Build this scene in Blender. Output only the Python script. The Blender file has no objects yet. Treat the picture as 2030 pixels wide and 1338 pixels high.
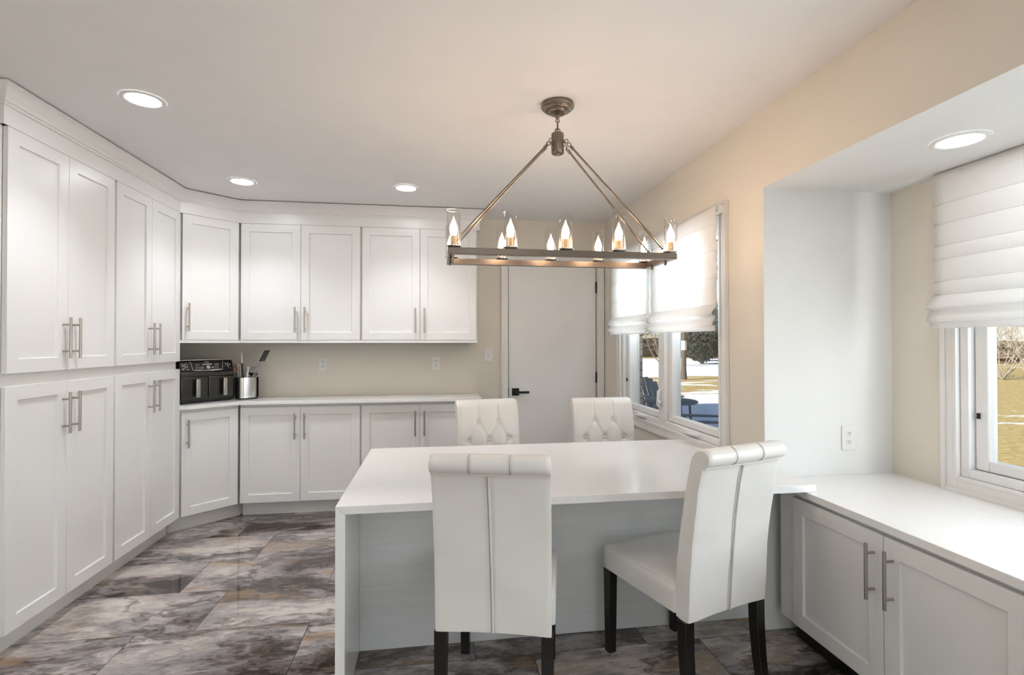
import bpy, bmesh, math, random
from mathutils import Vector, Matrix, noise
random.seed(7)
C = bpy.context.scene.collection
PI = math.pi
R = math.radians

# ------------------------------------------------------------------ camera
F_PX, YAW, PIT, ROL, HC = 1007.13, .147, .0095, -.0005, 1.3493
fw = Vector((math.sin(YAW)*math.cos(PIT), math.cos(YAW)*math.cos(PIT), math.sin(PIT)))
rt = Vector((math.cos(YAW), -math.sin(YAW), 0)); up = rt.cross(fw)
rt, up = rt*math.cos(ROL)+up*math.sin(ROL), up*math.cos(ROL)-rt*math.sin(ROL)
cam = bpy.data.cameras.new('camera'); cam_o = bpy.data.objects.new('camera', cam); C.objects.link(cam_o)
cam.sensor_width = 36; cam.lens = F_PX/2030*36; cam.clip_start = .05; cam.clip_end = 400
cam_o.matrix_world = Matrix(((rt.x, up.x, -fw.x, 0), (rt.y, up.y, -fw.y, 0), (rt.z, up.z, -fw.z, HC), (0, 0, 0, 1)))
bpy.context.scene.camera = cam_o

# ------------------------------------------------------------------ light and exposure
vs = bpy.context.scene.view_settings
vs.view_transform = 'Standard'; vs.look = 'None'; vs.exposure = 0.46; vs.gamma = 1; vs.use_curve_mapping = False
world = bpy.data.worlds.new('world'); bpy.context.scene.world = world; world.use_nodes = True
wn = world.node_tree.nodes; wl = world.node_tree.links
sky = wn.new('ShaderNodeTexSky'); sky.sky_type = 'NISHITA'; sky.sun_disc = False
sky.sun_elevation = R(26); sky.sun_rotation = R(260); sky.air_density = 1.0; sky.dust_density = .6
wn['Background'].inputs['Strength'].default_value = .10
wl.new(sky.outputs[0], wn['Background'].inputs['Color'])

def lamp(name, kind, loc, energy, color=(1, 1, 1), **kw):
    l = bpy.data.lights.new(name, kind); l.energy = energy; l.color = color
    for k, v in kw.items(): setattr(l, k, v)
    o = bpy.data.objects.new(name, l); C.objects.link(o); o.location = loc
    return o
sun = lamp('sun', 'SUN', (-20, -5, 12), 5.6, (1, .95, .87), angle=R(.6))
sun.rotation_euler = Vector((.84, .20, -.505)).to_track_quat('-Z', 'Y').to_euler()
# added area lamp behind the camera, fills the room from the rear opening
rear_fill = lamp('rear_fill_lamp', 'AREA', (.1, -3.46, 1.15), 18, (.93, .97, 1), shape='RECTANGLE', size=2.5, size_y=2.0)
rear_fill.rotation_euler = (R(118), 0, 0)   # tilted up so the added lamp brightens the ceiling
# added lamp outside the unseen half of the bay window, boosting its daylight
bay_fill = lamp('bay_fill_lamp', 'AREA', (2.42, .35, 1.40), 44, (.91, .955, 1), shape='RECTANGLE', size=1.9, size_y=1.0)
bay_fill.rotation_euler = (R(90), 0, R(90))
# added lamp hidden behind the double window blinds, brightens them and the back
blind_fill = lamp('blind_fill_lamp', 'AREA', (1.76, 3.28, 1.775), 14, (.93, .965, 1), shape='RECTANGLE', size=1.45, size_y=.48)
blind_fill.rotation_euler = (R(90), 0, R(90))
DOWNLIGHT = 38.0     # emission of a recessed light
BEAM = 29.0           # downward beam of a recessed light
BULB = 64.0          # emission of a candle bulb

# ------------------------------------------------------------------ materials
def nodes(name):
    m = bpy.data.materials.new(name); m.use_nodes = True
    nt = m.node_tree
    return m, nt, nt.nodes['Principled BSDF']
def mat(name, col, rough=.5, metal=0., var=.03, vscale=6., bump=0., bscale=80., stretch=(1, 1, 1), spec=.5, sheen=0., coat=0.):
    m, nt, b = nodes(name); N, L = nt.nodes, nt.links
    tc = N.new('ShaderNodeTexCoord'); mp = N.new('ShaderNodeMapping'); mp.inputs['Scale'].default_value = stretch
    L.new(tc.outputs['Object'], mp.inputs['Vector'])
    nz = N.new('ShaderNodeTexNoise'); nz.inputs['Scale'].default_value = vscale; nz.inputs['Detail'].default_value = 3
    L.new(mp.outputs[0], nz.inputs['Vector'])
    cr = N.new('ShaderNodeValToRGB')
    cr.color_ramp.elements[0].position = .3; cr.color_ramp.elements[1].position = .7
    cr.color_ramp.elements[0].color = tuple(c*(1-var) for c in col)+(1,)
    cr.color_ramp.elements[1].color = tuple(min(1, c*(1+var)) for c in col)+(1,)
    L.new(nz.outputs['Fac'], cr.inputs[0]); L.new(cr.outputs[0], b.inputs['Base Color'])
    b.inputs['Roughness'].default_value = rough; b.inputs['Metallic'].default_value = metal
    b.inputs['Specular IOR Level'].default_value = spec
    if coat: b.inputs['Coat Weight'].default_value = coat
    if sheen: b.inputs['Sheen Weight'].default_value = sheen
    if bump:
        n2 = N.new('ShaderNodeTexNoise'); n2.inputs['Scale'].default_value = bscale; n2.inputs['Detail'].default_value = 2
        L.new(mp.outputs[0], n2.inputs['Vector'])
        bp = N.new('ShaderNodeBump'); bp.inputs['Strength'].default_value = bump; bp.inputs['Distance'].default_value = .004
        L.new(n2.outputs['Fac'], bp.inputs['Height']); L.new(bp.outputs[0], b.inputs['Normal'])
    return m
def emit(name, col, strength):
    m, nt, b = nodes(name); N, L = nt.nodes, nt.links
    nz = N.new('ShaderNodeTexNoise'); nz.inputs['Scale'].default_value = 3
    mx = N.new('ShaderNodeMapRange'); mx.inputs[3].default_value = strength*.97; mx.inputs[4].default_value = strength*1.03
    L.new(nz.outputs['Fac'], mx.inputs[0])
    b.inputs['Base Color'].default_value = (*col, 1); b.inputs['Emission Color'].default_value = (*col, 1)
    L.new(mx.outputs[0], b.inputs['Emission Strength'])
    return m
def glass(name, tint=(1, 1, 1), ior=1.45, gloss=1.0):
    m = bpy.data.materials.new(name); m.use_nodes = True; nt = m.node_tree; N, L = nt.nodes, nt.links
    N.clear(); out = N.new('ShaderNodeOutputMaterial')
    t = N.new('ShaderNodeBsdfTransparent'); t.inputs[0].default_value = (*tint, 1)
    g = N.new('ShaderNodeBsdfGlossy'); g.inputs['Roughness'].default_value = .02
    fr = N.new('ShaderNodeLayerWeight'); fr.inputs[0].default_value = .5
    pw = N.new('ShaderNodeMath'); pw.operation = 'POWER'; pw.inputs[1].default_value = 4
    mu = N.new('ShaderNodeMath'); mu.operation = 'MULTIPLY_ADD'; mu.inputs[1].default_value = .6*gloss; mu.inputs[2].default_value = ((ior-1)/(ior+1))**2
    mx = N.new('ShaderNodeMixShader')
    L.new(fr.outputs['Facing'], pw.inputs[0]); L.new(pw.outputs[0], mu.inputs[0]); L.new(mu.outputs[0], mx.inputs[0]); L.new(t.outputs[0], mx.inputs[1]); L.new(g.outputs[0], mx.inputs[2])
    L.new(mx.outputs[0], out.inputs[0])
    return m
def fabric(name, col, trans=.45):
    m = bpy.data.materials.new(name); m.use_nodes = True; nt = m.node_tree; N, L = nt.nodes, nt.links
    N.clear(); out = N.new('ShaderNodeOutputMaterial')
    tc = N.new('ShaderNodeTexCoord'); wv = N.new('ShaderNodeTexNoise'); wv.inputs['Scale'].default_value = 160
    mp = N.new('ShaderNodeMapping'); mp.inputs['Scale'].default_value = (1, .12, 1)
    L.new(tc.outputs['Object'], mp.inputs[0]); L.new(mp.outputs[0], wv.inputs['Vector'])
    cr = N.new('ShaderNodeValToRGB'); cr.color_ramp.elements[0].color = tuple(c*.95 for c in col)+(1,); cr.color_ramp.elements[1].color = (*col, 1)
    L.new(wv.outputs['Fac'], cr.inputs[0])
    d = N.new('ShaderNodeBsdfDiffuse'); t = N.new('ShaderNodeBsdfTranslucent'); mx = N.new('ShaderNodeMixShader'); mx.inputs[0].default_value = trans
    L.new(cr.outputs[0], d.inputs[0]); L.new(cr.outputs[0], t.inputs[0])
    L.new(d.outputs[0], mx.inputs[1]); L.new(t.outputs[0], mx.inputs[2]); L.new(mx.outputs[0], out.inputs[0])
    return m

def bulb_material():
    m, nt, b = nodes('lit_candle_bulb'); N, L = nt.nodes, nt.links
    tc = N.new('ShaderNodeTexCoord'); sp = N.new('ShaderNodeSeparateXYZ'); L.new(tc.outputs['Object'], sp.inputs[0])
    mr = N.new('ShaderNodeMapRange'); mr.inputs[1].default_value = .090; mr.inputs[2].default_value = .128; mr.inputs[3].default_value = BULB; mr.inputs[4].default_value = .9
    L.new(sp.outputs[2], mr.inputs[0]); L.new(mr.outputs[0], b.inputs['Emission Strength'])
    b.inputs['Emission Color'].default_value = (1, .69, .46, 1); b.inputs['Base Color'].default_value = (.9, .8, .7, 1); b.inputs['Roughness'].default_value = .1
    return m
def floor_material():
    m, nt, b = nodes('marble_tile'); N, L = nt.nodes, nt.links
    def math_(op, a, bb=None, c=None):
        n = N.new('ShaderNodeMath'); n.operation = op
        for i, v in enumerate((a, bb, c)):
            if v is None: continue
            if isinstance(v, (int, float)): n.inputs[i].default_value = v
            else: L.new(v, n.inputs[i])
        return n.outputs[0]
    tc = N.new('ShaderNodeTexCoord'); sp = N.new('ShaderNodeSeparateXYZ'); L.new(tc.outputs['Object'], sp.inputs[0])
    x, y = sp.outputs[0], sp.outputs[1]
    W, H = .768, .4035
    v = math_('DIVIDE', math_('ADD', y, -2.58+40*H), H); row = math_('FLOOR', v); fv = math_('FRACT', v)
    even = math_('SUBTRACT', 1, math_('MODULO', row, 2))
    u = math_('DIVIDE', math_('ADD', math_('ADD', x, 1.372+40*W), math_('MULTIPLY', even, W-.25)), W)
    col = math_('FLOOR', u); fu = math_('FRACT', u)
    du = math_('MULTIPLY', math_('MINIMUM', fu, math_('SUBTRACT', 1, fu)), W)
    dv = math_('MULTIPLY', math_('MINIMUM', fv, math_('SUBTRACT', 1, fv)), H)
    seam = math_('LESS_THAN', math_('MINIMUM', du, dv), .0019)
    idv = N.new('ShaderNodeCombineXYZ'); L.new(row, idv.inputs[0]); L.new(col, idv.inputs[1])
    wn_ = N.new('ShaderNodeTexWhiteNoise'); wn_.noise_dimensions = '2D'; L.new(idv.outputs[0], wn_.inputs['Vector'])
    off = N.new('ShaderNodeVectorMath'); off.operation = 'MULTIPLY_ADD'
    L.new(wn_.outputs['Color'], off.inputs[0]); off.inputs[1].default_value = (9, 9, 9); L.new(tc.outputs['Object'], off.inputs[2])
    mp = N.new('ShaderNodeMapping'); mp.inputs['Rotation'].default_value = (0, 0, R(-14)); mp.inputs['Scale'].default_value = (.65, 1.75, 1)
    L.new(off.outputs[0], mp.inputs[0])
    warp = N.new('ShaderNodeTexNoise'); warp.inputs['Scale'].default_value = 1.7; warp.inputs['Detail'].default_value = 5; warp.inputs['Roughness'].default_value = .62
    L.new(mp.outputs[0], warp.inputs['Vector'])
    wv = N.new('ShaderNodeVectorMath'); wv.operation = 'MULTIPLY_ADD'
    L.new(warp.outputs['Color'], wv.inputs[0]); wv.inputs[1].default_value = (1.5, 1.5, 1.5); L.new(mp.outputs[0], wv.inputs[2])
    n1 = N.new('ShaderNodeTexNoise'); n1.inputs['Scale'].default_value = 1.7; n1.inputs['Detail'].default_value = 12; n1.inputs['Roughness'].default_value = .68
    L.new(wv.outputs[0], n1.inputs['Vector'])
    cr = N.new('ShaderNodeValToRGB'); e = cr.color_ramp.elements
    e[0].position = .35; e[0].color = (.024, .018, .016, 1); e[1].position = .70; e[1].color = (.68, .61, .56, 1)
    for p, c in ((.41, (.062, .047, .041)), (.465, (.165, .138, .128)), (.51, (.27, .245, .25)), (.555, (.37, .325, .30)), (.61, (.53, .47, .43))):
        q = e.new(p); q.color = (*c, 1)
    low = N.new('ShaderNodeTexNoise'); low.inputs['Scale'].default_value = 1.25; low.inputs['Detail'].default_value = 2
    L.new(mp.outputs[0], low.inputs['Vector'])
    L.new(math_('ADD', n1.outputs['Fac'], math_('MULTIPLY_ADD', low.outputs['Fac'], .52, -.272)), cr.inputs[0])
    n2 = N.new('ShaderNodeTexNoise'); n2.inputs['Scale'].default_value = 1.9; n2.inputs['Detail'].default_value = 6; n2.inputs['Roughness'].default_value = .65
    L.new(wv.outputs[0], n2.inputs['Vector'])
    t2 = N.new('ShaderNodeMapRange'); t2.inputs[1].default_value = .53; t2.inputs[2].default_value = .66; t2.inputs[3].default_value = 0; t2.inputs[4].default_value = .8
    # second noise is shifted so that rust patches do not follow the grey ones
    sh = N.new('ShaderNodeVectorMath'); sh.operation = 'ADD'; sh.inputs[1].default_value = (13.1, 4.7, 2.2)
    L.new(wv.outputs[0], sh.inputs[0]); L.new(sh.outputs[0], n2.inputs['Vector'])
    L.new(n2.outputs['Fac'], t2.inputs[0])
    m1 = N.new('ShaderNodeMix'); m1.data_type = 'RGBA'; L.new(t2.outputs[0], m1.inputs['Factor']); L.new(cr.outputs[0], m1.inputs['A']); m1.inputs['B'].default_value = (.30, .185, .10, 1)
    # dark veins
    n3 = N.new('ShaderNodeTexNoise'); n3.inputs['Scale'].default_value = 1.1; n3.inputs['Detail'].default_value = 5
    s3 = N.new('ShaderNodeVectorMath'); s3.operation = 'ADD'; s3.inputs[1].default_value = (3.3, 7.9, 1.0)
    L.new(wv.outputs[0], s3.inputs[0]); L.new(s3.outputs[0], n3.inputs['Vector'])
    vein = math_('ABSOLUTE', math_('SUBTRACT', n3.outputs['Fac'], .5))
    t3 = N.new('ShaderNodeMapRange'); t3.inputs[1].default_value = .0; t3.inputs[2].default_value = .022; t3.inputs[3].default_value = .72; t3.inputs[4].default_value = 0
    L.new(vein, t3.inputs[0])
    m2 = N.new('ShaderNodeMix'); m2.data_type = 'RGBA'; L.new(t3.outputs[0], m2.inputs['Factor']); L.new(m1.outputs['Result'], m2.inputs['A']); m2.inputs['B'].default_value = (.032, .024, .021, 1)
    m3 = N.new('ShaderNodeMix'); m3.data_type = 'RGBA'; L.new(seam, m3.inputs['Factor']); L.new(m2.outputs['Result'], m3.inputs['A']); m3.inputs['B'].default_value = (.03, .026, .024, 1)
    L.new(m3.outputs['Result'], b.inputs['Base Color'])
    b.inputs['Roughness'].default_value = .06; b.inputs['Specular IOR Level'].default_value = .8
    return m

def ground_material():
    m, nt, b = nodes('snowy_lawn'); N, L = nt.nodes, nt.links
    tc = N.new('ShaderNodeTexCoord'); sp = N.new('ShaderNodeSeparateXYZ'); L.new(tc.outputs['Object'], sp.inputs[0])
    def nz(scale, stretch, detail=5):
        mp = N.new('ShaderNodeMapping'); mp.inputs['Scale'].default_value = stretch; L.new(tc.outputs['Object'], mp.inputs[0])
        n = N.new('ShaderNodeTexNoise'); n.inputs['Scale'].default_value = scale; n.inputs['Detail'].default_value = detail; n.inputs['Roughness'].default_value = .6
        L.new(mp.outputs[0], n.inputs['Vector']); return n.outputs['Fac']
    def ramp(src, stops):
        cr = N.new('ShaderNodeValToRGB'); e = cr.color_ramp.elements
        while len(e) < len(stops): e.new(.5)
        for q, (p, c) in zip(e, stops): q.position = p; q.color = c if len(c) == 4 else (*c, 1)
        L.new(src, cr.inputs[0]); return cr.outputs[0]
    grass = ramp(nz(9, (1, 1, 1)), [(.3, (.33, .235, .085)), (.5, (.48, .355, .145)), (.7, (.62, .48, .23))])
    # snow lies deepest close to the house and again in a belt further out
    mr = N.new('ShaderNodeMapRange'); mr.inputs[1].default_value = 0; mr.inputs[2].default_value = 60; L.new(sp.outputs[1], mr.inputs[0])
    g = lambda v: (v, v, v)
    belt = ramp(mr.outputs[0], [(0, g(.95)), (.215, g(.9)), (.235, g(.48)), (.29, g(.36)), (.38, g(.34)), (.40, g(.95)), (.78, g(.95)), (.82, g(.2))])
    # the side lawn, past the bay, has only thin streaks of snow
    sl = N.new('ShaderNodeMath'); sl.operation = 'MULTIPLY_ADD'; sl.inputs[1].default_value = -.85
    L.new(sp.outputs[1], sl.inputs[0]); L.new(sp.outputs[0], sl.inputs[2])
    ax = N.new('ShaderNodeMapRange'); ax.inputs[1].default_value = -.5; ax.inputs[2].default_value = 1.0; ax.inputs[3].default_value = 0; ax.inputs[4].default_value = -.62
    L.new(sl.outputs[0], ax.inputs[0])
    a1 = N.new('ShaderNodeMath'); a1.operation = 'ADD'; L.new(belt, a1.inputs[0]); L.new(ax.outputs[0], a1.inputs[1])
    a2 = N.new('ShaderNodeMath'); a2.operation = 'ADD'; L.new(a1.outputs[0], a2.inputs[0])
    pn = nz(.9, (.5, 1.6, 1), 7); L.new(pn, a2.inputs[1])
    mask = ramp(a2.outputs[0], [(.90, g(0)), (.95, g(1))])
    mx = N.new('ShaderNodeMix'); mx.data_type = 'RGBA'; L.new(mask, mx.inputs['Factor']); L.new(grass, mx.inputs['A']); mx.inputs['B'].default_value = (.88, .9, .93, 1)
    L.new(mx.outputs['Result'], b.inputs['Base Color']); b.inputs['Roughness'].default_value = .9; b.inputs['Specular IOR Level'].default_value = .1
    return m

def brick_material():
    m, nt, b = nodes('tan_brick'); N, L = nt.nodes, nt.links
    tc = N.new('ShaderNodeTexCoord'); mp = N.new('ShaderNodeMapping'); mp.inputs['Rotation'].default_value = (R(90), 0, 0)
    L.new(tc.outputs['Object'], mp.inputs[0])
    br = N.new('ShaderNodeTexBrick'); br.inputs['Scale'].default_value = 1; br.inputs['Brick Width'].default_value = .22; br.inputs['Row Height'].default_value = .075
    br.inputs['Mortar Size'].default_value = .006; br.inputs['Color1'].default_value = (.40, .36, .31, 1); br.inputs['Color2'].default_value = (.52, .47, .40, 1); br.inputs['Mortar'].default_value = (.12, .11, .10, 1)
    L.new(mp.outputs[0], br.inputs['Vector']); L.new(br.outputs['Color'], b.inputs['Base Color']); b.inputs['Roughness'].default_value = .9
    return m

M = dict(
    ceiling=mat('ceiling_paint', (.85, .84, .835), .85, var=.012, bump=.03, bscale=220),
    cream=mat('cream_wall_paint', (.785, .74, .655), .75, var=.015, bump=.03, bscale=200),
    bay=mat('bay_wall_paint', (.80, .795, .775), .75, var=.012, bump=.03, bscale=200),
    cabinet=mat('cabinet_white_lacquer', (.82, .812, .80), .30, var=.01, vscale=2),
    trim=mat('white_trim_paint', (.83, .82, .80), .35, var=.01),
    doorw=mat('door_white_paint', (.85, .84, .83), .4, var=.01),
    quartz=mat('white_quartz', (.86, .855, .84), .10, var=.012, vscale=40),
    panel=mat('painted_panel', (.74, .755, .745), .5, var=.03, vscale=5, stretch=(.6, 1, 14), bump=.05, bscale=60),
    nickel=mat('brushed_nickel', (.43, .395, .355), .32, 1., var=.06, vscale=90, stretch=(1, 1, .05)),
    bronze=mat('aged_nickel', (.225, .187, .152), .30, 1., var=.10, vscale=60, stretch=(.05, 1, 1)),
    chrome=mat('chrome', (.75, .74, .73), .08, 1., var=.02),
    steel=mat('stainless_steel', (.60, .59, .58), .22, 1., var=.05, vscale=40, stretch=(1, 1, .05)),
    dsteel=mat('dark_stainless_steel', (.085, .082, .08), .27, 1., var=.08, vscale=60, stretch=(1, 1, .05)),
    black=mat('black_plastic', (.012, .012, .013), .22, var=.1),
    blackm=mat('matte_black_metal', (.012, .012, .012), .4, .3, var=.1),
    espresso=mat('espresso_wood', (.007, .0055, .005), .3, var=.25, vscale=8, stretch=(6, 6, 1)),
    leather=mat('white_faux_leather', (.78, .76, .725), .30, var=.02, vscale=5, bump=.05, bscale=330),
    seam_shade=mat('seam_crevice_shade', (.34, .32, .28), .7, var=.05),  # dark tone stands in for the shade in the chair seam crevices
    plate=mat('white_plastic', (.83, .81, .78), .3, var=.01),
    slot=mat('socket_slot', (.02, .02, .02), .6, var=.05),
    vinyl=mat('white_vinyl', (.83, .83, .83), .35, var=.01),
    candle=mat('candle_sleeve_brass', (.60, .43, .28), .45, .3, var=.05),
    fabric=fabric('roman_blind_linen', (.95, .945, .935), .48),
    floor=floor_material(), ground=ground_material(), brick=brick_material(),
    pane=glass('window_glass', (.97, .985, .985), 1.45, .8),
    shade=glass('clear_glass', (.985, .98, .975), 1.5, 1.5),
    light=emit('lit_diffuser', (.93, .96, 1), DOWNLIGHT), baylight=emit('lit_bay_diffuser', (.93, .96, 1), DOWNLIGHT*.4),
    bulb=bulb_material(),
    screen=mat('grey_display', (.17, .14, .14), .25, var=.05),
    print=mat('silver_print', (.62, .62, .62), .4, var=.02),
    blueplastic=mat('dark_patio_plastic', (.055, .085, .12), .5, var=.1),
    bluechair=mat('grey_blue_patio_plastic', (.12, .16, .20), .55, var=.08),
    bark=mat('tree_bark', (.13, .10, .075), .9, var=.3, vscale=20, bump=.4, bscale=40),
    evergreen=mat('evergreen_foliage', (.062, .064, .042), .9, var=.5, vscale=3),
    goldleaf=mat('golden_foliage', (.30, .21, .05), .9, var=.4, vscale=3),
    twig=mat('bare_twig', (.20, .155, .12), .9, var=.25, vscale=10),
    paletwig=mat('pale_bare_twig', (.38, .33, .27), .9, var=.25, vscale=10),
    siding=mat('pale_siding', (.42, .42, .41), .8, var=.04, vscale=2, stretch=(.2, .2, 12)),
    roof=mat('grey_shingle', (.14, .13, .13), .9, var=.2, vscale=6),
    darkwin=mat('dark_window', (.03, .035, .04), .15, var=.1),
    hedge=mat('brown_hedge', (.16, .115, .07), .95, var=.45, vscale=5),
    wood=mat('wood_tool', (.33, .19, .10), .5, var=.15),
    white=mat('white_silicone', (.80, .78, .74), .45, var=.02),
)

# ------------------------------------------------------------------ mesh helpers
class MB:
    def __init__(s): s.v = []; s.f = []; s.sm = []
    def add(s, vs_, fs, smooth=False):
        o = len(s.v); s.v += [tuple(p) for p in vs_]
        for f in fs: s.f.append([i+o for i in f]); s.sm.append(smooth)
        return s
    def box(s, x0, x1, y0, y1, z0, z1):
        v = [(x, y, z) for x in (x0, x1) for y in (y0, y1) for z in (z0, z1)]
        return s.add(v, [(0, 1, 3, 2), (4, 6, 7, 5), (0, 4, 5, 1), (2, 3, 7, 6), (0, 2, 6, 4), (1, 5, 7, 3)])
    def prism(s, pts, z0, z1):
        n = len(pts); v = [(x, y, z0) for x, y in pts]+[(x, y, z1) for x, y in pts]
        return s.add(v, [list(range(n))[::-1], list(range(n, 2*n))]+[(i, (i+1) % n, n+(i+1) % n, n+i) for i in range(n)])
    def extrude(s, pts, axis, a, b, smooth=False):
        # closed outline of 2-D points pushed along an axis from a to b
        n = len(pts)
        mk = {'x': lambda p, t: (t, p[0], p[1]), 'y': lambda p, t: (p[0], t, p[1]), 'z': lambda p, t: (p[0], p[1], t)}[axis]
        v = [mk(p, a) for p in pts]+[mk(p, b) for p in pts]
        s.add(v, [(i, (i+1) % n, n+(i+1) % n, n+i) for i in range(n)], smooth)
        o = len(s.v)-2*n
        s.f += [[o+i for i in range(n)][::-1], [o+n+i for i in range(n)]]; s.sm += [False, False]
        return s
    def tube(s, pts, r, n=10, cap=True, smooth=True):
        pts = [Vector(p) for p in pts]; rs = r if isinstance(r, (list, tuple)) else [r]*len(pts)
        rings = []; t0 = (pts[1]-pts[0]).normalized()
        a = t0.orthogonal().normalized()
        for i, p in enumerate(pts):
            t = (pts[min(i+1, len(pts)-1)]-pts[max(i-1, 0)]).normalized()
            a = (a-t*a.dot(t)).normalized(); b = t.cross(a)
            rings.append([p+(a*math.cos(2*PI*k/n)+b*math.sin(2*PI*k/n))*rs[i] for k in range(n)])
        v = [q for rg in rings for q in rg]; f = []
        for i in range(len(pts)-1):
            for k in range(n): f.append((i*n+k, i*n+(k+1) % n, (i+1)*n+(k+1) % n, (i+1)*n+k))
        s.add(v, f, smooth)
        if cap:
            o = len(s.v)-len(v)
            s.f += [[o+k for k in range(n)][::-1], [o+(len(pts)-1)*n+k for k in range(n)]]; s.sm += [False, False]
        return s
    def lathe(s, prof, c=(0, 0, 0), n=28, axis='z', smooth=True):
        v = []; f = []
        for (r, z) in prof:
            for k in range(n):
                a = 2*PI*k/n; p = (r*math.cos(a), r*math.sin(a), z)
                if axis == 'y': p = (p[0], p[2], p[1])
                if axis == 'x': p = (p[2], p[0], p[1])
                v.append((c[0]+p[0], c[1]+p[1], c[2]+p[2]))
        for i in range(len(prof)-1):
            for k in range(n): f.append((i*n+k, i*n+(k+1) % n, (i+1)*n+(k+1) % n, (i+1)*n+k))
        return s.add(v, f, smooth)
    def ring(s, c, rad, r, axis='y', n=20, m=8, sx=1., sz=1.):
        v = []; f = []
        for i in range(n):
            a = 2*PI*i/n
            for k in range(m):
                b = 2*PI*k/m; rr = rad+r*math.cos(b); p = (rr*math.cos(a)*sx, r*math.sin(b), rr*math.sin(a)*sz)
                if axis == 'x': p = (p[1], p[0], p[2])
                if axis == 'z': p = (p[0], p[2], p[1])
                v.append((c[0]+p[0], c[1]+p[1], c[2]+p[2]))
        for i in range(n):
            for k in range(m): f.append((i*m+k, i*m+(k+1) % m, ((i+1) % n)*m+(k+1) % m, ((i+1) % n)*m+k))
        return s.add(v, f, True)
    def ball(s, c, r, n=12, sz=1.):
        return s.lathe([(max(1e-4, r*math.sin(PI*i/n)), -r*sz*math.cos(PI*i/n)) for i in range(n+1)], c, n=16)
    def sweep(s, path, prof):
        # open path of (x, y); profile of (outward, z), outward is to the right of travel
        P = [Vector(p) for p in path]; rings = []
        for i, p in enumerate(P):
            d0 = (P[i]-P[i-1]).normalized() if i else (P[1]-P[0]).normalized()
            d1 = (P[i+1]-P[i]).normalized() if i < len(P)-1 else d0
            n0 = Vector((d0.y, -d0.x)); n1 = Vector((d1.y, -d1.x)); mm = (n0+n1).normalized(); k = 1/max(.2, mm.dot(n0))
            rings.append([(p.x+mm.x*k*o, p.y+mm.y*k*o, z) for o, z in prof])
        n = len(prof); v = [q for r_ in rings for q in r_]; f = []
        for i in range(len(P)-1):
            for k in range(n): f.append((i*n+k, (i+1)*n+k, (i+1)*n+(k+1) % n, i*n+(k+1) % n))
        f += [list(range(n)), [(len(P)-1)*n+k for k in range(n)][::-1]]
        return s.add(v, f)
    def xform(s, mtx):
        s.v = [tuple(mtx @ Vector(p)) for p in s.v]; return s
    def build(s, name, m, parent=None, loc=(0, 0, 0), rot=(0, 0, 0), bevel=0., seg=2, angle=35):
        me = bpy.data.meshes.new(name); me.from_pydata(s.v, [], s.f)
        for p, q in zip(me.polygons, s.sm): p.use_smooth = q
        bm = bmesh.new(); bm.from_mesh(me); bmesh.ops.recalc_face_normals(bm, faces=bm.faces); bm.to_mesh(me); bm.free()
        me.set_sharp_from_angle(angle=R(42))
        me.materials.append(M[m] if isinstance(m, str) else m)
        o = bpy.data.objects.new(name, me); C.objects.link(o); o.location = loc; o.rotation_euler = rot
        if parent: o.parent = parent
        if bevel:
            b = o.modifiers.new('bevel', 'BEVEL'); b.width = bevel; b.segments = seg; b.limit_method = 'ANGLE'; b.angle_limit = R(angle)
        return o
def B(*a): return MB().box(*a)
def thing(name, loc, rz, label, cat, group=None):
    o = bpy.data.objects.new(name, None); C.objects.link(o); o.location = loc; o.rotation_euler = (0, 0, rz); o.empty_display_size = .05
    return tag(o, label, cat, group)
def tag(o, label, cat, group=None):
    o['label'] = label; o['category'] = cat
    if group: o['group'] = group
    return o
def struct(o, label, cat):
    o['kind'] = 'structure'; o['label'] = label; o['category'] = cat; return o
def kids(o): return [c for c in bpy.data.objects if c.parent == o]
def dup(root, loc, rz, label):
    r = root.copy(); C.objects.link(r); r.location = loc; r.rotation_euler = (0, 0, rz); r['label'] = label
    for ch in kids(root):
        c = ch.copy(); C.objects.link(c); c.parent = r
        for g in kids(ch):
            d = g.copy(); C.objects.link(d); d.parent = c
    return r
def text_mesh(txt, size, name, m, parent, loc, rot, depth=.0006):
    cu = bpy.data.curves.new(name, 'FONT'); cu.body = txt; cu.size = size; cu.extrude = depth; cu.align_x = 'CENTER'; cu.align_y = 'CENTER'; cu.resolution_u = 3
    t = bpy.data.objects.new(name, cu); C.objects.link(t)
    dg = bpy.context.evaluated_depsgraph_get(); me = bpy.data.meshes.new_from_object(t.evaluated_get(dg))
    bpy.data.objects.remove(t); me.materials.clear(); me.materials.append(M[m])
    o = bpy.data.objects.new(name, me); C.objects.link(o); o.parent = parent; o.location = loc; o.rotation_euler = rot
    return o

# ------------------------------------------------------------------ key dimensions
CE = 2.44
XL = -1.797; YB = 4.17; XWL = -2.14; YW = 4.475; XR = 1.516; XO = 1.67; XB = 2.195; YBAY = 2.18; YBN = -1.0; ZBAY = 2.076; YF = -3.5

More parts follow.
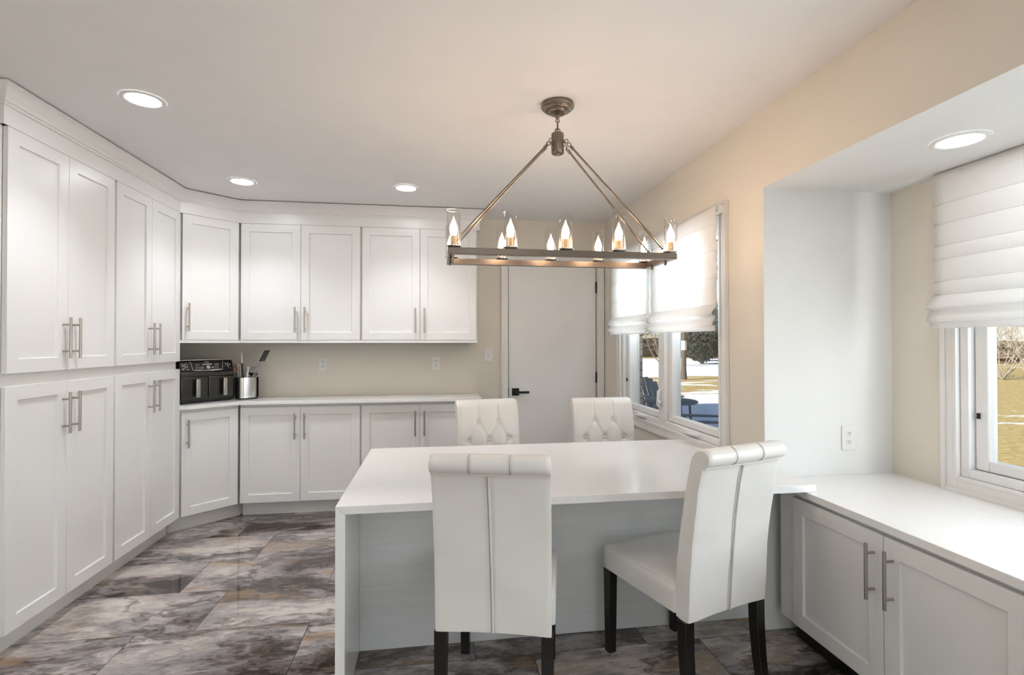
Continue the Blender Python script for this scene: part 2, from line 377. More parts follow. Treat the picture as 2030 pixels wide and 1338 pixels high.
# ------------------------------------------------------------------ room shell
struct(B(XWL-.15, XB+.2, YF-.15, YW+.15, -.12, 0).build('floor', 'floor'), 'glossy brown and grey marble tile floor', 'floor')
cl = MB(); cl.box(XWL-.15, XO, YF-.15, YW+.15, CE, CE+.15)
struct(cl.build('ceiling', 'ceiling'), 'smooth off white ceiling', 'ceiling')
struct(B(XR+.004, XB+.15, YBN-.15, YBAY+.15, ZBAY, CE).build('ceiling_bay', 'bay'), 'lower white ceiling inside the window bay', 'ceiling')
DX0, DX1, DZ = .625, 1.447, 2.058
wb = MB(); wb.box(XWL-.15, DX0, YW, YW+.15, 0, CE); wb.box(DX1, XO, YW, YW+.15, 0, CE); wb.box(DX0, DX1, YW, YW+.15, DZ, CE)
struct(wb.build('wall_back', 'cream'), 'cream back wall behind the cabinets and door', 'wall')
struct(B(XWL-.15, XWL, YF-.15, YW, 0, CE).build('wall_left', 'cream'), 'cream left wall behind the tall cabinets', 'wall')
WY0, WY1, WZ0, WZ1 = 2.535, 4.03, .782, 2.03
wr = MB()
wr.box(XR, XO, YBAY+.005, WY0, .714, ZBAY); wr.box(XR, XO, 2.305, WY0, 0, .714)
wr.box(XR, XO, WY0, WY1, 0, WZ0); wr.box(XR, XO, WY0, WY1, WZ1, ZBAY); wr.box(XR, XO, WY1, YW, 0, ZBAY)
wr.box(XR, XR+.004, YBN, YBAY+.005, ZBAY, CE); wr.box(XR, XO, YBAY+.15, YW, ZBAY, CE); wr.box(XR, XR+.004, YBAY+.005, YBAY+.15, ZBAY, CE); wr.box(XR, XO, YF, YBN, 0, CE)
struct(wr.build('wall_right', 'cream'), 'cream right wall around the double window and the bay opening', 'wall')
ws = MB(); ws.box(XR+.0004, XO, YBAY, YBAY+.005, .714, ZBAY); ws.box(XO, XB+.15, YBAY, YBAY+.15, .714, ZBAY); ws.box(XR+.0004, XB+.15, 2.195, 2.303, 0, .714)
ws.box(XO, XB+.15, YBN-.15, YBN, 0, ZBAY)
struct(ws.build('wall_bay_side', 'bay'), 'white side wall of the bay with an outlet', 'wall')
VY0, VY1 = -.72, 1.855
wv_ = MB(); wv_.box(XB, XB+.15, YBN, VY0, 0, ZBAY); wv_.box(XB, XB+.15, VY1, YBAY, 0, ZBAY); wv_.box(XB, XB+.15, VY0, VY1, 0, WZ0); wv_.box(XB, XB+.15, VY0, VY1, WZ1, ZBAY)
struct(wv_.build('wall_bay', 'cream'), 'cream outer wall of the bay around its window', 'wall')
wf = MB(); wf.box(XWL, -1.25, YF-.15, YF, 0, CE); wf.box(1.45, XO, YF-.15, YF, 0, CE); wf.box(-1.25, 1.45, YF-.15, YF, 2.2, CE)
struct(wf.build('wall_front', 'cream'), 'cream wall behind the camera with a wide patio opening', 'wall')

# windows -----------------------------------------------------------
def window(name, X, y0, y1, z0, z1, label):
    # casing on the room side, vinyl frame, two sashes; room is towards -x
    w = thing(name, (X, (y0+y1)/2, z0), 0, label, 'window'); w['kind'] = 'structure'
    L0, L1, H = y0-(y0+y1)/2, y1-(y0+y1)/2, z1-z0
    cs = MB(); t = .068
    for (a, b, c, d) in ((L0-t, L0, -t, H+t), (L1, L1+t, -t, H+t), (L0, L1, -t, 0), (L0, L1, H, H+t)):
        cs.box(-.016, -.0005, a, b, c, d)
    for (a, b, c, d) in ((L0-t, L0-t+.02, -t, H+t), (L1+t-.02, L1+t, -t, H+t), (L0-t+.02, L1+t-.02, -t, -t+.02), (L0-t+.02, L1+t-.02, H+t-.02, H+t)):
        cs.box(-.024, -.0155, a, b, c, d)
    for (a, b, c, d) in ((L0-.014, L0, -.014, H+.014), (L1, L1+.014, -.014, H+.014), (L0, L1, -.014, 0)):
        cs.box(-.021, -.0155, a, b, c, d)
    cs.build('casing', 'trim', w, bevel=.002)
    fr = MB(); f = .035
    for (a, b, c, d) in ((L0, L0+f, 0, H), (L1-f, L1, 0, H), (L0+f, L1-f, 0, f), (L0+f, L1-f, H-f, H), (-.045, .045, f, H-f)):
        fr.box(.0, .12, a, b, c, d)
    fr.build('window_frame', 'vinyl', w, bevel=.003)
    for (a, b) in ((L0+f, -.045), (.045, L1-f)):
        s = MB(); q = .055
        for (p0, p1, c, d) in ((a+.002, a+q, f+.002, H-f-.002), (b-q, b-.002, f+.002, H-f-.002), (a+q, b-q, f+.002, f+q-.01), (a+q, b-q, H-f-q, H-f-.002)):
            s.box(.028, .075, p0, p1, c, d)
        sa = s.build('sash', 'vinyl', w, bevel=.006, seg=2)
        B(.05, .056, a+q-.004, b-q+.004, f+q-.014, H-f-q+.004).build('window_pane', 'pane', sa)
        mid = (a+b)/2-.06
        k = MB(); k.tube([(-.008, mid-.09, .026), (-.03, mid-.06, .032), (-.034, mid, .028), (-.02, mid+.05, .02)], [.006, .009, .012, .009], 8); k.box(-.012, .004, mid-.05, mid+.10, .006, .024)
        k.build('crank_handle', 'vinyl', w, bevel=.002)
        lk = MB(); side = a+.02 if a < 0 else b-.02
        lk.box(.018, .03, side-.004, side+.004, H*.20, H*.20+.024); lk.build('sash_lock', 'blackm', w)
    return w
w1 = window('window_1', XR, WY0, WY1, WZ0, WZ1, 'white double casement window looking on to the snowy patio')
ck = MB(); ck.tube([(-.006, .0, .245), (-.022, .0, .235), (-.024, .004, .14), (-.014, .0, .125)], [.006, .009, .012, .008], 8); ck.ball((-.02, -.012, .16), .014)
ck.build('cord_cleat', 'vinyl', w1)
w2 = window('window_2', XB, VY0, VY1, WZ0, WZ1, 'white casement window in the bay looking on to yellow grass')

# door --------------------------------------------------------------
d1 = thing('door_1', (DX0, YW, 0), 0, 'flat white door with black lever handle beside the window', 'door'); d1['kind'] = 'structure'
dw = DX1-DX0
B(.008, dw-.008, .012, .05, .01, DZ-.008).build('door_slab', 'doorw', d1, bevel=.002)
hd = MB(); hd.box(.038, .102, .001, .012, .875, .94); hd.tube([(.07, .004, .907), (.07, -.045, .907)], .011, 12); hd.box(.06, .185, -.052, -.036, .897, .917)
hd.build('door_handle', 'blackm', d1, bevel=.0015)
B(-.0, .007, .004, .03, .87, .945).build('latch_plate', 'blackm', d1)
for z in (1.80, .98, .22):
    hg = MB(); hg.tube([(dw-.004, .004, z), (dw-.004, .004, z+.1)], .0075, 10); hg.box(dw-.012, dw+.004, .004, .014, z, z+.1); hg.build('hinge', 'blackm', d1)
tr = MB(); t = .062
for (a, b, c, d) in ((DX0-t, DX0, 0, DZ+t), (DX1, DX1+t, 0, DZ+t), (DX0, DX1, DZ, DZ+t)):
    tr.box(a, b, YW-.016, YW-.0005, c, d)
tr.box(DX0-t, DX0-t+.016, YW-.022, YW-.0155, 0, DZ+t); tr.box(DX1+t-.016, DX1+t, YW-.022, YW-.0155, 0, DZ+t); tr.box(DX0-t+.016, DX1+t-.016, YW-.022, YW-.0155, DZ+t-.016, DZ+t)
struct(tr.build('trim_1', 'trim', bevel=.002), 'white casing around the flat white door', 'trim')

# ------------------------------------------------------------------ cabinets
def shaker(x0, x1, z0, z1, fr=.062):
    # front face at y = 0, 20 mm thick, recessed panel
    m = MB(); r = .010; s = .0012; T = .02
    o = [(x0, z0), (x1, z0), (x1, z1), (x0, z1)]; i = [(x0+fr, z0+fr), (x1-fr, z0+fr), (x1-fr, z1-fr), (x0+fr, z1-fr)]
    j = [(x0+fr+s, z0+fr+s), (x1-fr-s, z0+fr+s), (x1-fr-s, z1-fr-s), (x0+fr+s, z1-fr-s)]
    v = [(x, 0, z) for x, z in o]+[(x, 0, z) for x, z in i]+[(x, r, z) for x, z in j]+[(x, T, z) for x, z in o]
    f = []
    for k in range(4):
        q = (k+1) % 4; f += [(k, q, 4+q, 4+k), (4+k, 4+q, 8+q, 8+k), (k, 12+k, 12+q, q)]
    f += [(8, 9, 10, 11), (12, 15, 14, 13)]
    return m.add(v, f)
def bar_handle(L=.2):
    m = MB(); m.tube([(0, -.034, 0), (0, -.034, L)], .0062, 12)
    for z in (.035, L-.035): m.tube([(0, .0005, z), (0, -.034, z)], .0048, 10)
    return m
HANDLE = {}
def add_door(root, x0, x1, z0, z1, hx, hz, loc=(0, 0, 0), rz=0):
    d = shaker(x0, x1, z0, z1).build('door', 'cabinet', root, loc, (0, 0, rz), bevel=.0012, seg=1)
    if 'me' not in HANDLE:
        h = bar_handle().build('handle', 'nickel', d); HANDLE['me'] = h.data
    else:
        h = bpy.data.objects.new('handle', HANDLE['me']); C.objects.link(h); h.parent = d
    h.location = (hx, 0, hz)
    return d
def cabinet(name, loc, rz, W, D, z0, z1, doors, label, group, toe=0., rail=False):
    c = thing(name, loc, rz, label, 'cabinet', group)
    b = MB(); b.box(0, W, .0225, D, z0, z1)
    if rail: b.box(0, W, .0, D, z0-.0, z0+.0205)
    b.build('cabinet_body', 'cabinet', c, bevel=.001, seg=1)
    if toe: B(0, W, .08, D-.02, 0, z0-.0005).build('toe_kick', 'cabinet', c)
    for a in doors: add_door(c, *a)
    return c
ZU0, ZU1, ZM0, ZM1, ZL0, ZL1 = 1.368, 2.268, .114, .848, .114, 1.162
Y0 = 2.424
def pantry(y0, W, label):
    a, m_, b = .010, .372, .734
    if W > .75: pass
    ds = []
    for (z0, z1, hz) in ((1.216, 2.268, 1.272), (.114, 1.162, .909)):
        ds += [(a, m_-.0012, z0, z1, m_-.034, hz), (m_+.0012, b, z0, z1, m_+.034, hz)]
    return cabinet('pantry_cabinet', (XL, y0, 0), R(90), W, .338, .112, 2.27, ds, label, 'tall pantry cabinets on the left wall', toe=.11)
pantry(2.424, .7425, 'tall white four door pantry cabinet nearest the camera on the left wall')
pantry(3.1665, .7245, 'tall white four door pantry cabinet between the nearer pantry and the corner cabinets').children
# base and wall cabinets on the back wall
bx = [(-1.4985, .9035), (-.595, .925)]
for i, (x0, W) in enumerate(bx):
    m_ = (.4455, .4600)[i]; a = .006; b = (.894, .914)[i]
    side = ('left', 'right')[i]
    cabinet('wall_cabinet', (x0, YB, 0), 0, W, .303, 1.345, 2.27,
            [(a, m_-.0012, ZU0, ZU1, m_-.036, 1.425), (m_+.0012, b, ZU0, ZU1, m_+.036, 1.425)],
            ('white two door wall cabinet above the left outlet on the back wall', 'white two door wall cabinet at the end nearest the flat white door')[i], 'wall cabinets on the back wall', rail=True)
    cabinet('base_cabinet', (x0, YB, 0), 0, W, .303, .112, .871,
            [(a, m_-.0012, ZM0, ZM1, m_-.036, .600), (m_+.0012, b, ZM0, ZM1, m_+.036, .600)],
            ('white two door base cabinet below the left outlet on the back wall', 'white two door base cabinet on the back wall partly hidden by a tufted chair')[i], 'base cabinets on the back wall', toe=.11)
# diagonal corner pair
DA = Vector((-1.797, 3.893)); DB_ = Vector((-1.4985, 4.17)); dd = (DB_-DA); dl = dd.length; ang = math.atan2(dd.y, dd.x); dn = Vector((-dd.y, dd.x)).normalized()
def corner(name, z0, z1, dz0, dz1, hz, label, toe):
    c = thing(name, (DA.x, DA.y, 0), 0, label, 'cabinet')
    P = lambda v: (v[0]-DA.x, v[1]-DA.y)
    f0 = DA+dn*.0225; f1 = DB_+dn*.0225
    m = MB(); m.prism([P(f0), P(f1), P((-1.4995, YW-.003)), P((XWL+.003, YW-.003)), P((XWL+.003, 3.893))], z0, z1)
    if not toe:
        e0 = DA+dn*.001; e1 = DB_+dn*.001; m.prism([P(e0), P(e1), P((-1.4995, YW-.1)), P((XWL+.1, YW-.1)), P((XWL+.1, 3.893))], z0, z0+.0205)
    m.build('cabinet_body', 'cabinet', c, bevel=.001, seg=1)
    if toe:
        g0 = DA+dn*.08-dd.normalized()*.02; g1 = DB_+dn*.08+dd.normalized()*.035
        MB().prism([P((g0.x, g0.y)), P((g1.x, g1.y)), P((-1.4995, YW-.03)), P((XWL+.03, YW-.03)), P((XWL+.03, 3.893))], 0, z0-.0005).build('toe_kick', 'cabinet', c)
    d = add_door(c, .016, dl-.010, dz0, dz1, .050, hz, (0, 0, 0), ang)
    return c
corner('corner_wall_cabinet', 1.345, 2.27, ZU0, ZU1, 1.43, 'white single door wall cabinet set diagonally above the air fryer', False)
corner('corner_base_cabinet', .112, .871, ZM0, ZM1, .60, 'white single door base cabinet set diagonally below the air fryer', True)
# worktop
n_out = -dn*.032
cA = DA+n_out; tdir = dd.normalized()
pA = cA+tdir*((3.8945-cA.y)/tdir.y); pB = cA+tdir*((4.132-cA.y)/tdir.y)
ct = MB().prism([(pA.x, pA.y), (pB.x, pB.y), (.362, 4.132), (.362, YW-.001), (XWL+.001, YW-.001), (XWL+.001, 3.8945)], .8722, .900)
tag(ct.build('countertop', 'quartz', bevel=.002), 'long white quartz worktop along the back wall with an angled corner', 'worktop')
# fascia and crown
path = [(XWL+.002, 2.418), (-1.803, 2.418), (-1.803, 3.896), (-1.505, 4.178), (.345, 4.178), (.345, YW-.001)]
fa = MB(); fa.sweep(path, [(0, 2.2705), (.004, 2.2705), (.004, 2.40), (0, 2.40)])
fa.box(.3315, .3445, 4.1785, YW-.002, 2.271, 2.276)
struct(fa.build('trim_2', 'cabinet'), 'flat white fascia board above the cabinets', 'trim')
cr_ = MB(); cr_.sweep(path, [(.0045, 2.352), (.012, 2.352), (.014, 2.362), (.020, 2.364), (.021, 2.374), (.027, 2.382), (.040, 2.400), (.051, 2.422), (.056, 2.425), (.056, 2.433), (.0045, 2.433)])
struct(cr_.build('trim_3', 'cabinet'), 'white crown molding under the ceiling above the cabinets', 'trim')

# ------------------------------------------------------------------ bay cabinet, worktop, table
bay_lab = 'white two door window bench cabinet below the bay window'
bc = thing('bench_cabinet', (1.553, 2.13, 0), R(-90), bay_lab, 'cabinet')
B(0, 1.01, .0225, .64, .112, .684).build('cabinet_body', 'cabinet', bc, bevel=.001, seg=1)
B(0, .082, .006, .022, .112, .684).build('filler_strip', 'cabinet', bc)
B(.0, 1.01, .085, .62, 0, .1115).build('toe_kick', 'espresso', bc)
add_door(bc, .085, .5455, .114, .668, .5095, .43); add_door(bc, .5485, 1.002, .114, .668, .5855, .43)
B(1.545, XB-.0005, YBN+.003, YBAY-.001, .6852, .7148).build('countertop', 'quartz', bevel=.002)
for k_ in (1, 2):
    dup(bc, (1.553, 2.13-1.0105*k_, 0), R(-90), ('white two door window bench cabinet beyond the right edge of the frame', 'white two door bench cabinet at the near end of the bay')[k_-1])
bcw = bpy.data.objects['countertop.001']; tag(bcw, 'white quartz worktop of the bench under the bay window', 'worktop')

tb = thing('peninsula_table', (-.368, 1.944, 0), 0, 'white waterfall quartz peninsula table with chairs round it', 'table')
tz0, tz1, th = .7155, .7465, .035
X1 = XR-.002+.368; X2 = 1.59+.368; LY = 1.032; jY = YBAY-.006-1.944
m = MB()
# top: notched outline where it laps over the bench; mitred at the waterfall edge
m.prism([(.0, 0), (X2, 0), (X2, jY), (X1, jY), (X1, LY), (.0, LY)], tz0, tz1)
m.v = [((x+(.0 if z > tz0+.001 else tz1-tz0) if x < .001 else x), y, z) for x, y, z in m.v]
m.build('tabletop', 'quartz', tb, bevel=.0015)
m = MB(); m.extrude([(0, .001), (th, .001), (th, tz0-.0005), (tz1-tz0-.001, tz0-.0005), (0, tz1-.001)], 'y', 0, LY); m.build('waterfall_leg', 'quartz', tb, bevel=.0015)
B(th+.0005, X1, 2.304-1.944, 2.322-1.944, .001, tz0-.001).build('back_panel', 'panel', tb)

# ------------------------------------------------------------------ chairs
def chair_proto():
    c = thing('dining_chair', (0, 0, 0), 0, '', 'chair', 'white leather dining chairs at the peninsula')
    hw = .200
    prof = [(-.252, .352), (-.258, .46), (-.268, .58), (-.283, .72), (-.302, .84), (-.318, .905), (-.326, .916), (-.341, .924), (-.350, .940), (-.350, .958), (-.341, .972), (-.325, .980),
            (-.305, .979), (-.288, .972), (-.272, .955), (-.262, .925), (-.246, .86), (-.226, .76), (-.206, .64), (-.192, .54), (-.186, .47), (-.186, .40), (-.188, .352), (-.21, .349), (-.235, .349)]
    # finer profile
    fine = []
    n = len(prof)
    for i in range(n):
        a, b = Vector(prof[i]), Vector(prof[(i+1) % n]); k = max(1, int((b-a).length/.012))
        for j in range(k): fine.append(a+(b-a)*j/k)
    N_ = len(fine); MX = 81
    btn = []
    for r_, z in enumerate((.838, .732, .626, .520)):
        btn += [(x, z) for x in ((-.064, .064) if r_ % 2 == 0 else (-.130, 0, .130))]
    lines = [((-.064, .838), (-.064, .97)), ((.064, .838), (.064, .97)), ((-.130, .732), (-.205, .732)), ((.130, .732), (.205, .732))]
    lines += [(p, q) for p in btn for q in btn if q[1] < p[1] and abs(p[1]-q[1]) < .12 and abs(abs(p[0]-q[0])-.065) < .01]
    def segd(p, a, b):
        a, b = Vector(a), Vector(b); t_ = max(0, min(1, (p-a).dot(b-a)/(b-a).length_squared)); return (p-a-(b-a)*t_).length
    m = MB(); v = []
    cy = lambda z: -.22-.075*max(0, (z-.5)/.48)**1.5
    for i in range(MX):
        x = -hw+2*hw*i/(MX-1); e = hw-abs(x)
        inset = .010*(1-min(1, e/.018))**2
        for p in fine:
            y, z = p.x, p.y; front = y > cy(z) and .40 < z < .97
            mid = cy(z)
            y += (mid-y)*inset*7
            if front:
                q = Vector((x, z)); db = min((q-Vector(b)).length for b in btn); dl_ = min(segd(q, *l) for l in lines)
                y -= .016*math.exp(-(db/.020)**2)+.006*math.exp(-(dl_/.005)**2)-.006*(1 if e > .03 else e/.03)
            elif z < .90:
                y -= -.0025*math.exp(-(abs(x)/.006)**2)*(1 if z < .90 else 0)
                y += .0045*noise.noise(Vector((x*5, z*6+x*4, 3)))+.003*noise.noise(Vector((x*3+9, z*17, 5)))*math.exp(-((z-.62)/.16)**2)
            elif y < -.318 and z > .918:
                y += .004*math.exp(-((abs(x)-.068)/.005)**2)
            z2 = z-(.006*(1-min(1, e/.02))**2 if z > .95 else 0)
            if z < .36: z2 += .006*math.cos(x/hw*PI/2)
            v.append((x, y, z2))
    f = []
    for i in range(MX-1):
        for k in range(N_): f.append((i*N_+k, (i+1)*N_+k, (i+1)*N_+(k+1) % N_, i*N_+(k+1) % N_))
    m.add(v, f, True); m.f += [list(range(N_)), [(MX-1)*N_+k for k in range(N_)][::-1]]; m.sm += [True, True]
    back = m.build('backrest', 'leather', c)
    st = MB(); st.tube([(0.002, -.2595, .36), (.0015, -.265, .46), (0, -.2745, .58), (-.002, -.2895, .72), (-.004, -.3085, .84), (-.004, -.324, .908)], .0024, 6)
    st.tube([(-hw+.004, -.325, .914), (0, -.3285, .9135), (hw-.004, -.325, .914)], .0018, 6)
    st.build('seam', 'leather', back)
    st = MB(); st.tube([(-.0035, -.2585, .36), (-.004, -.264, .46), (-.0055, -.2735, .58), (-.0075, -.2885, .72), (-.0095, -.3075, .84), (-.0095, -.323, .906)], .0016, 6)  # dark tubes drawn as crevice shade along the back seams
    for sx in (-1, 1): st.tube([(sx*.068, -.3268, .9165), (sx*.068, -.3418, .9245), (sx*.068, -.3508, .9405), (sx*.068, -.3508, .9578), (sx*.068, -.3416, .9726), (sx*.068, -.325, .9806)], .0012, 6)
    st.build('seam_shade_lines', 'seam_shade', back)
    for (x, z) in btn[:5]:
        yb = -.262+(.925-z)*.232
        MB().ball((0, 0, 0), .0105, 8).xform(Matrix.Scale(.55, 4, (0, 1, 0))).build('button', 'leather', back, (x, yb-.011, z))
    # seat: rounded, slightly crowned cushion
    s = MB(); nx, ny = 16, 18; y0_, y1_ = -.19, .248; v = []; hs = .212
    def sq(i, k): return -hs+2*hs*i/nx, y0_+(y1_-y0_)*k/ny
    def rnd(x, y, shrink):
        ax = hs-shrink; 
        return max(-ax, min(ax, x)), max(y0_, min(y1_-shrink, y))
    layers = [(.362, .006), (.366, .0), (.435, .0), (.452, .006), (.460, .018)]
    per = [sq(i, 0) for i in range(nx)]+[sq(nx, k) for k in range(ny)]+[sq(nx-i, ny) for i in range(nx)]+[sq(0, ny-k) for k in range(ny)]
    P_ = len(per)
    def corner_round(x, y):
        r_ = .03; cx = hs-r_; cyy = y1_-r_
        if abs(x) > cx and y > cyy:
            dvec = Vector((abs(x)-cx, y-cyy)); 
            if dvec.length > r_: dvec = dvec.normalized()*r_
            return math.copysign(cx+dvec.x, x), cyy+dvec.y
        return x, y
    rings = []
    for (z, sh) in layers: rings.append([(*rnd(*corner_round(x, y), sh), z) for x, y in per])
    for k in range(1, 9):
        u_ = 1-k/9; rings.append([(rnd(*corner_round(x, y), .018)[0]*u_, (rnd(*corner_round(x, y), .018)[1]-.03)*u_+.03, .460+.012*(1-u_**3)) for x, y in per])
    for r_ in rings: v += r_
    f = []
    for i in range(len(rings)-1):
        for k in range(P_): f.append((i*P_+k, i*P_+(k+1) % P_, (i+1)*P_+(k+1) % P_, (i+1)*P_+k))
    f.append(list(range(P_))[::-1]); f.append([(len(rings)-1)*P_+k for k in range(P_)])
    s.add(v, f, True)
    seat = s.build('seat', 'leather', c)
    pp = MB(); pp.tube([(sx_*(hs-.012), yy, .4565) for sx_, yy in ((-1, -.17), (-1, .20))], .0016, 6); pp.tube([(hs-.012, -.17, .4565), (hs-.012, .20, .4565)], .0016, 6); pp.tube([(-hs+.04, .235, .4575), (hs-.04, .235, .4575)], .0016, 6)
    pp.build('seam', 'leather', seat)
    for sx in (-1, 1):
        lx = sx*.186
        g = MB(); t0, t1 = .0215, .0175
        v = [(lx+a*t1, .218+b*t1, 0) for a, b in ((-1, -1), (1, -1), (1, 1), (-1, 1))]+[(lx+a*t0, .218+b*t0, .3615) for a, b in ((-1, -1), (1, -1), (1, 1), (-1, 1))]
        g.add(v, [(0, 3, 2, 1), (4, 5, 6, 7)]+[(k, (k+1) % 4, 4+(k+1) % 4, 4+k) for k in range(4)]); g.build('leg', 'espresso', c, bevel=.002)
        g = MB(); lv = [(-.222, .349, .0215), (-.224, .25, .021), (-.234, .13, .0195), (-.252, 0, .0175)]; v = []
        for yy, z, t_ in lv: v += [(lx+a*t_, yy+b*t_, z) for a, b in ((-1, -1), (1, -1), (1, 1), (-1, 1))]
        f = [(0, 1, 2, 3), (12, 15, 14, 13)]
        for i in range(3): f += [(i*4+k, i*4+(k+1) % 4, i*4+4+(k+1) % 4, i*4+4+k) for k in range(4)]
        g.add(v, f); g.build('leg', 'espresso', c, bevel=.002)
    return c
ch = chair_proto(); ch.location = (.252, 1.978, 0); ch.rotation_euler = (0, 0, R(-14.3))
ch['label'] = 'white leather dining chair seen from behind on the left near side of the peninsula'
dup(ch, (.997, 1.998, 0), R(17.8), 'white leather dining chair turned aside beside the bench cabinet, its seat showing')
dup(ch, (.366, 2.983, 0), R(189.2), 'white tufted dining chair behind the peninsula in front of the base cabinets')
dup(ch, (1.082, 2.962, 0), R(179.6), 'white tufted dining chair behind the peninsula in front of the door and window')

# ------------------------------------------------------------------ chandelier
def chandelier():
    cx, cy = .547, 2.264
    c = thing('chandelier', (cx, cy, CE), 0, 'rectangular aged nickel chandelier with ten glass candle lights above the table', 'chandelier')
    z = lambda w: w-CE
    m = MB(); m.lathe([(.0005, -.0015), (.0745, -.0015), (.0755, -.003), (.0755, -.014), (.0735, -.017), (.070, -.018), (.066, -.0195), (.0645, -.025), (.060, -.029), (.050, -.031), (.046, -.032), (.0445, -.038), (.039, -.042), (.022, -.0445), (.014, -.046), (.0005, -.046)], n=48); m.build('canopy', 'bronze', c)
    m = MB(); m.lathe([(.0005, -.045), (.010, -.045), (.011, -.060), (.006, -.068), (.0005, -.070)], n=16); m.ring((0, 0, -.076), .008, .0025, 'y', 16); m.ring((0, 0, -.100), .008, .0024, 'x', 20, 8, 1, 2.5); m.ring((0, 0, -.122), .011, .003, 'y'); m.build('chain_link', 'bronze', c)
    hz0, hz1 = z(2.212), z(2.306)
    m = MB(); m.lathe([(.0005, hz1), (.026, hz1), (.029, hz1-.003), (.029, hz0+.004), (.026, hz0), (.008, hz0), (.007, hz0-.006), (.004, hz0-.009), (.0005, hz0-.009)], n=32); hub = m.build('hub', 'bronze', c)
    Lx, Wy = .5015, .1575       # outer half sizes of the frame
    zb, zt, bw = z(1.716), z(1.743), .030
    m = MB(); m.box(-Lx, Lx, -Wy, -Wy+bw, zb, zt); m.box(-Lx, Lx, Wy-bw, Wy, zb, zt); m.box(-Lx, -Lx+bw, -Wy+bw, Wy-bw, zb, zt); m.box(Lx-bw, Lx, -Wy+bw, Wy-bw, zb, zt)
    fr = m.build('frame', 'bronze', c, bevel=.001)
    for sx in (-1, 1):
        for sy in (-1, 1):
            top = Vector((sx*.036, sy*.022, z(2.262))); bot = Vector((sx*(Lx-.015), sy*(Wy-.085), z(1.765)))
            d = (bot-top).normalized(); a = top+d*.03; b = bot-d*.018
            m = MB(); m.tube([a, b], .0048, 12); m.tube([a-d*.004, a+d*.018], .0068, 12); m.tube([b-d*.02, b+d*.004], .0062, 12)
            m.ring(tuple(top+d*.018), .0085, .0022, 'x' if sy > 0 else 'y'); m.ring((sx*.036, sy*.020, z(2.266)), .008, .0022, 'y'); m.tube([(sx*.024, sy*.014, z(2.266)), (sx*.031, sy*.018, z(2.266))], .005, 10)
            m.ring(tuple(bot-Vector((0, 0, .004))), .0075, .0022, 'y'); m.tube([(bot.x, bot.y, zt-.0005), (bot.x, bot.y, zt+.012)], .004, 10)
            m.build('rod', 'bronze', c)
            m = MB(); m.ball((bot.x, bot.y, zb-.008), .0078); m.tube([(bot.x, bot.y, zb-.002), (bot.x, bot.y, zb+.002)], .004, 8); m.build('finial', 'bronze', c)
    first = None
    for sy in (-1, 1):
        for i in range(5):
            x = -.478+.239*i; y = sy*(Wy-bw/2)
            if first is None:
                g = MB(); r_, h = .0285, .155
                g.lathe([(r_, .004), (r_, h), (r_-.0022, h), (r_-.0022, .004)], n=40); g.f += [(k, (k+1) % 40, 120+(k+1) % 40, 120+k) for k in range(40)]; g.sm += [False]*40
                gl = g.build('glass_shade', 'shade', c)
                q = MB(); q.lathe([(.0005, 0), (.017, 0), (.033, .004), (.0335, .007), (.027, .0075), (.015, .009), (.0005, .009)], n=36); dish = q.build('light_dish', 'chrome', gl)
                q = MB(); q.lathe([(.0125, .009), (.0125, .048), (.0105, .050), (.0005, .050)], n=20); sl = q.build('candle_sleeve', 'candle', gl)
                q = MB(); q.lathe([(.0005, .049), (.0095, .050), (.0125, .058), (.0158, .070), (.0165, .078), (.0150, .088), (.0110, .100), (.0065, .111), (.0030, .121), (.0012, .130), (.0004, .133)], n=24); bl = q.build('candle_bulb', 'bulb', gl)
                first = (gl, dish, sl, bl)
            else:
                gl = first[0].copy(); C.objects.link(gl); gl.parent = c
                for o in first[1:]:
                    k = o.copy(); C.objects.link(k); k.parent = gl
            gl.location = (x, y, zt+.0005)
    return c
chandelier()

# ------------------------------------------------------------------ recessed lights
def downlight(x, y, zc, label=None, group='recessed ceiling lights', rr=.066, m_='light'):
    t_ = thing('recessed_light', (x, y, zc), 0, label, 'ceiling light', group)
    m = MB(); m.lathe([(rr, -.0035), (rr+.004, -.006), (rr+.016, -.006), (rr+.022, -.003), (rr+.0225, -.0004)], n=40); m.build('trim_ring', 'trim', t_)
    m = MB(); m.lathe([(.0004, -.004), (rr+.001, -.004), (rr+.001, -.001), (.0004, -.001)], n=40); m.build('diffuser', m_, t_)
    sp_ = lamp('beam', 'SPOT', (0, 0, -.012), BEAM*(.08 if m_ == 'baylight' else 1), (.93, .96, 1), spot_size=R(116), spot_blend=.75, shadow_soft_size=.06); sp_.parent = t_
    return t_
downlight(-1.304, 2.487, CE, 'round lit recessed ceiling light nearest the tall pantry cabinets in the foreground')
downlight(-1.304, 3.660, CE, 'round lit recessed ceiling light in front of the corner wall cabinet')
downlight(-.215, 3.646, CE, 'round lit recessed ceiling light in front of the wall cabinets, left of the chandelier')
downlight(1.860, 1.565, ZBAY, 'round lit recessed light in the low ceiling of the window bay', m_='baylight')
for (x, y) in ((-1.3, 1.2), (-1.3, -.1), (-1.3, -1.6), (.5, -.3), (.5, -1.6)):  # unseen lights assumed out of view, added to light the room
    downlight(x, y, CE, 'added recessed ceiling light, unseen, over the room behind the camera', 'added recessed lights behind the camera')

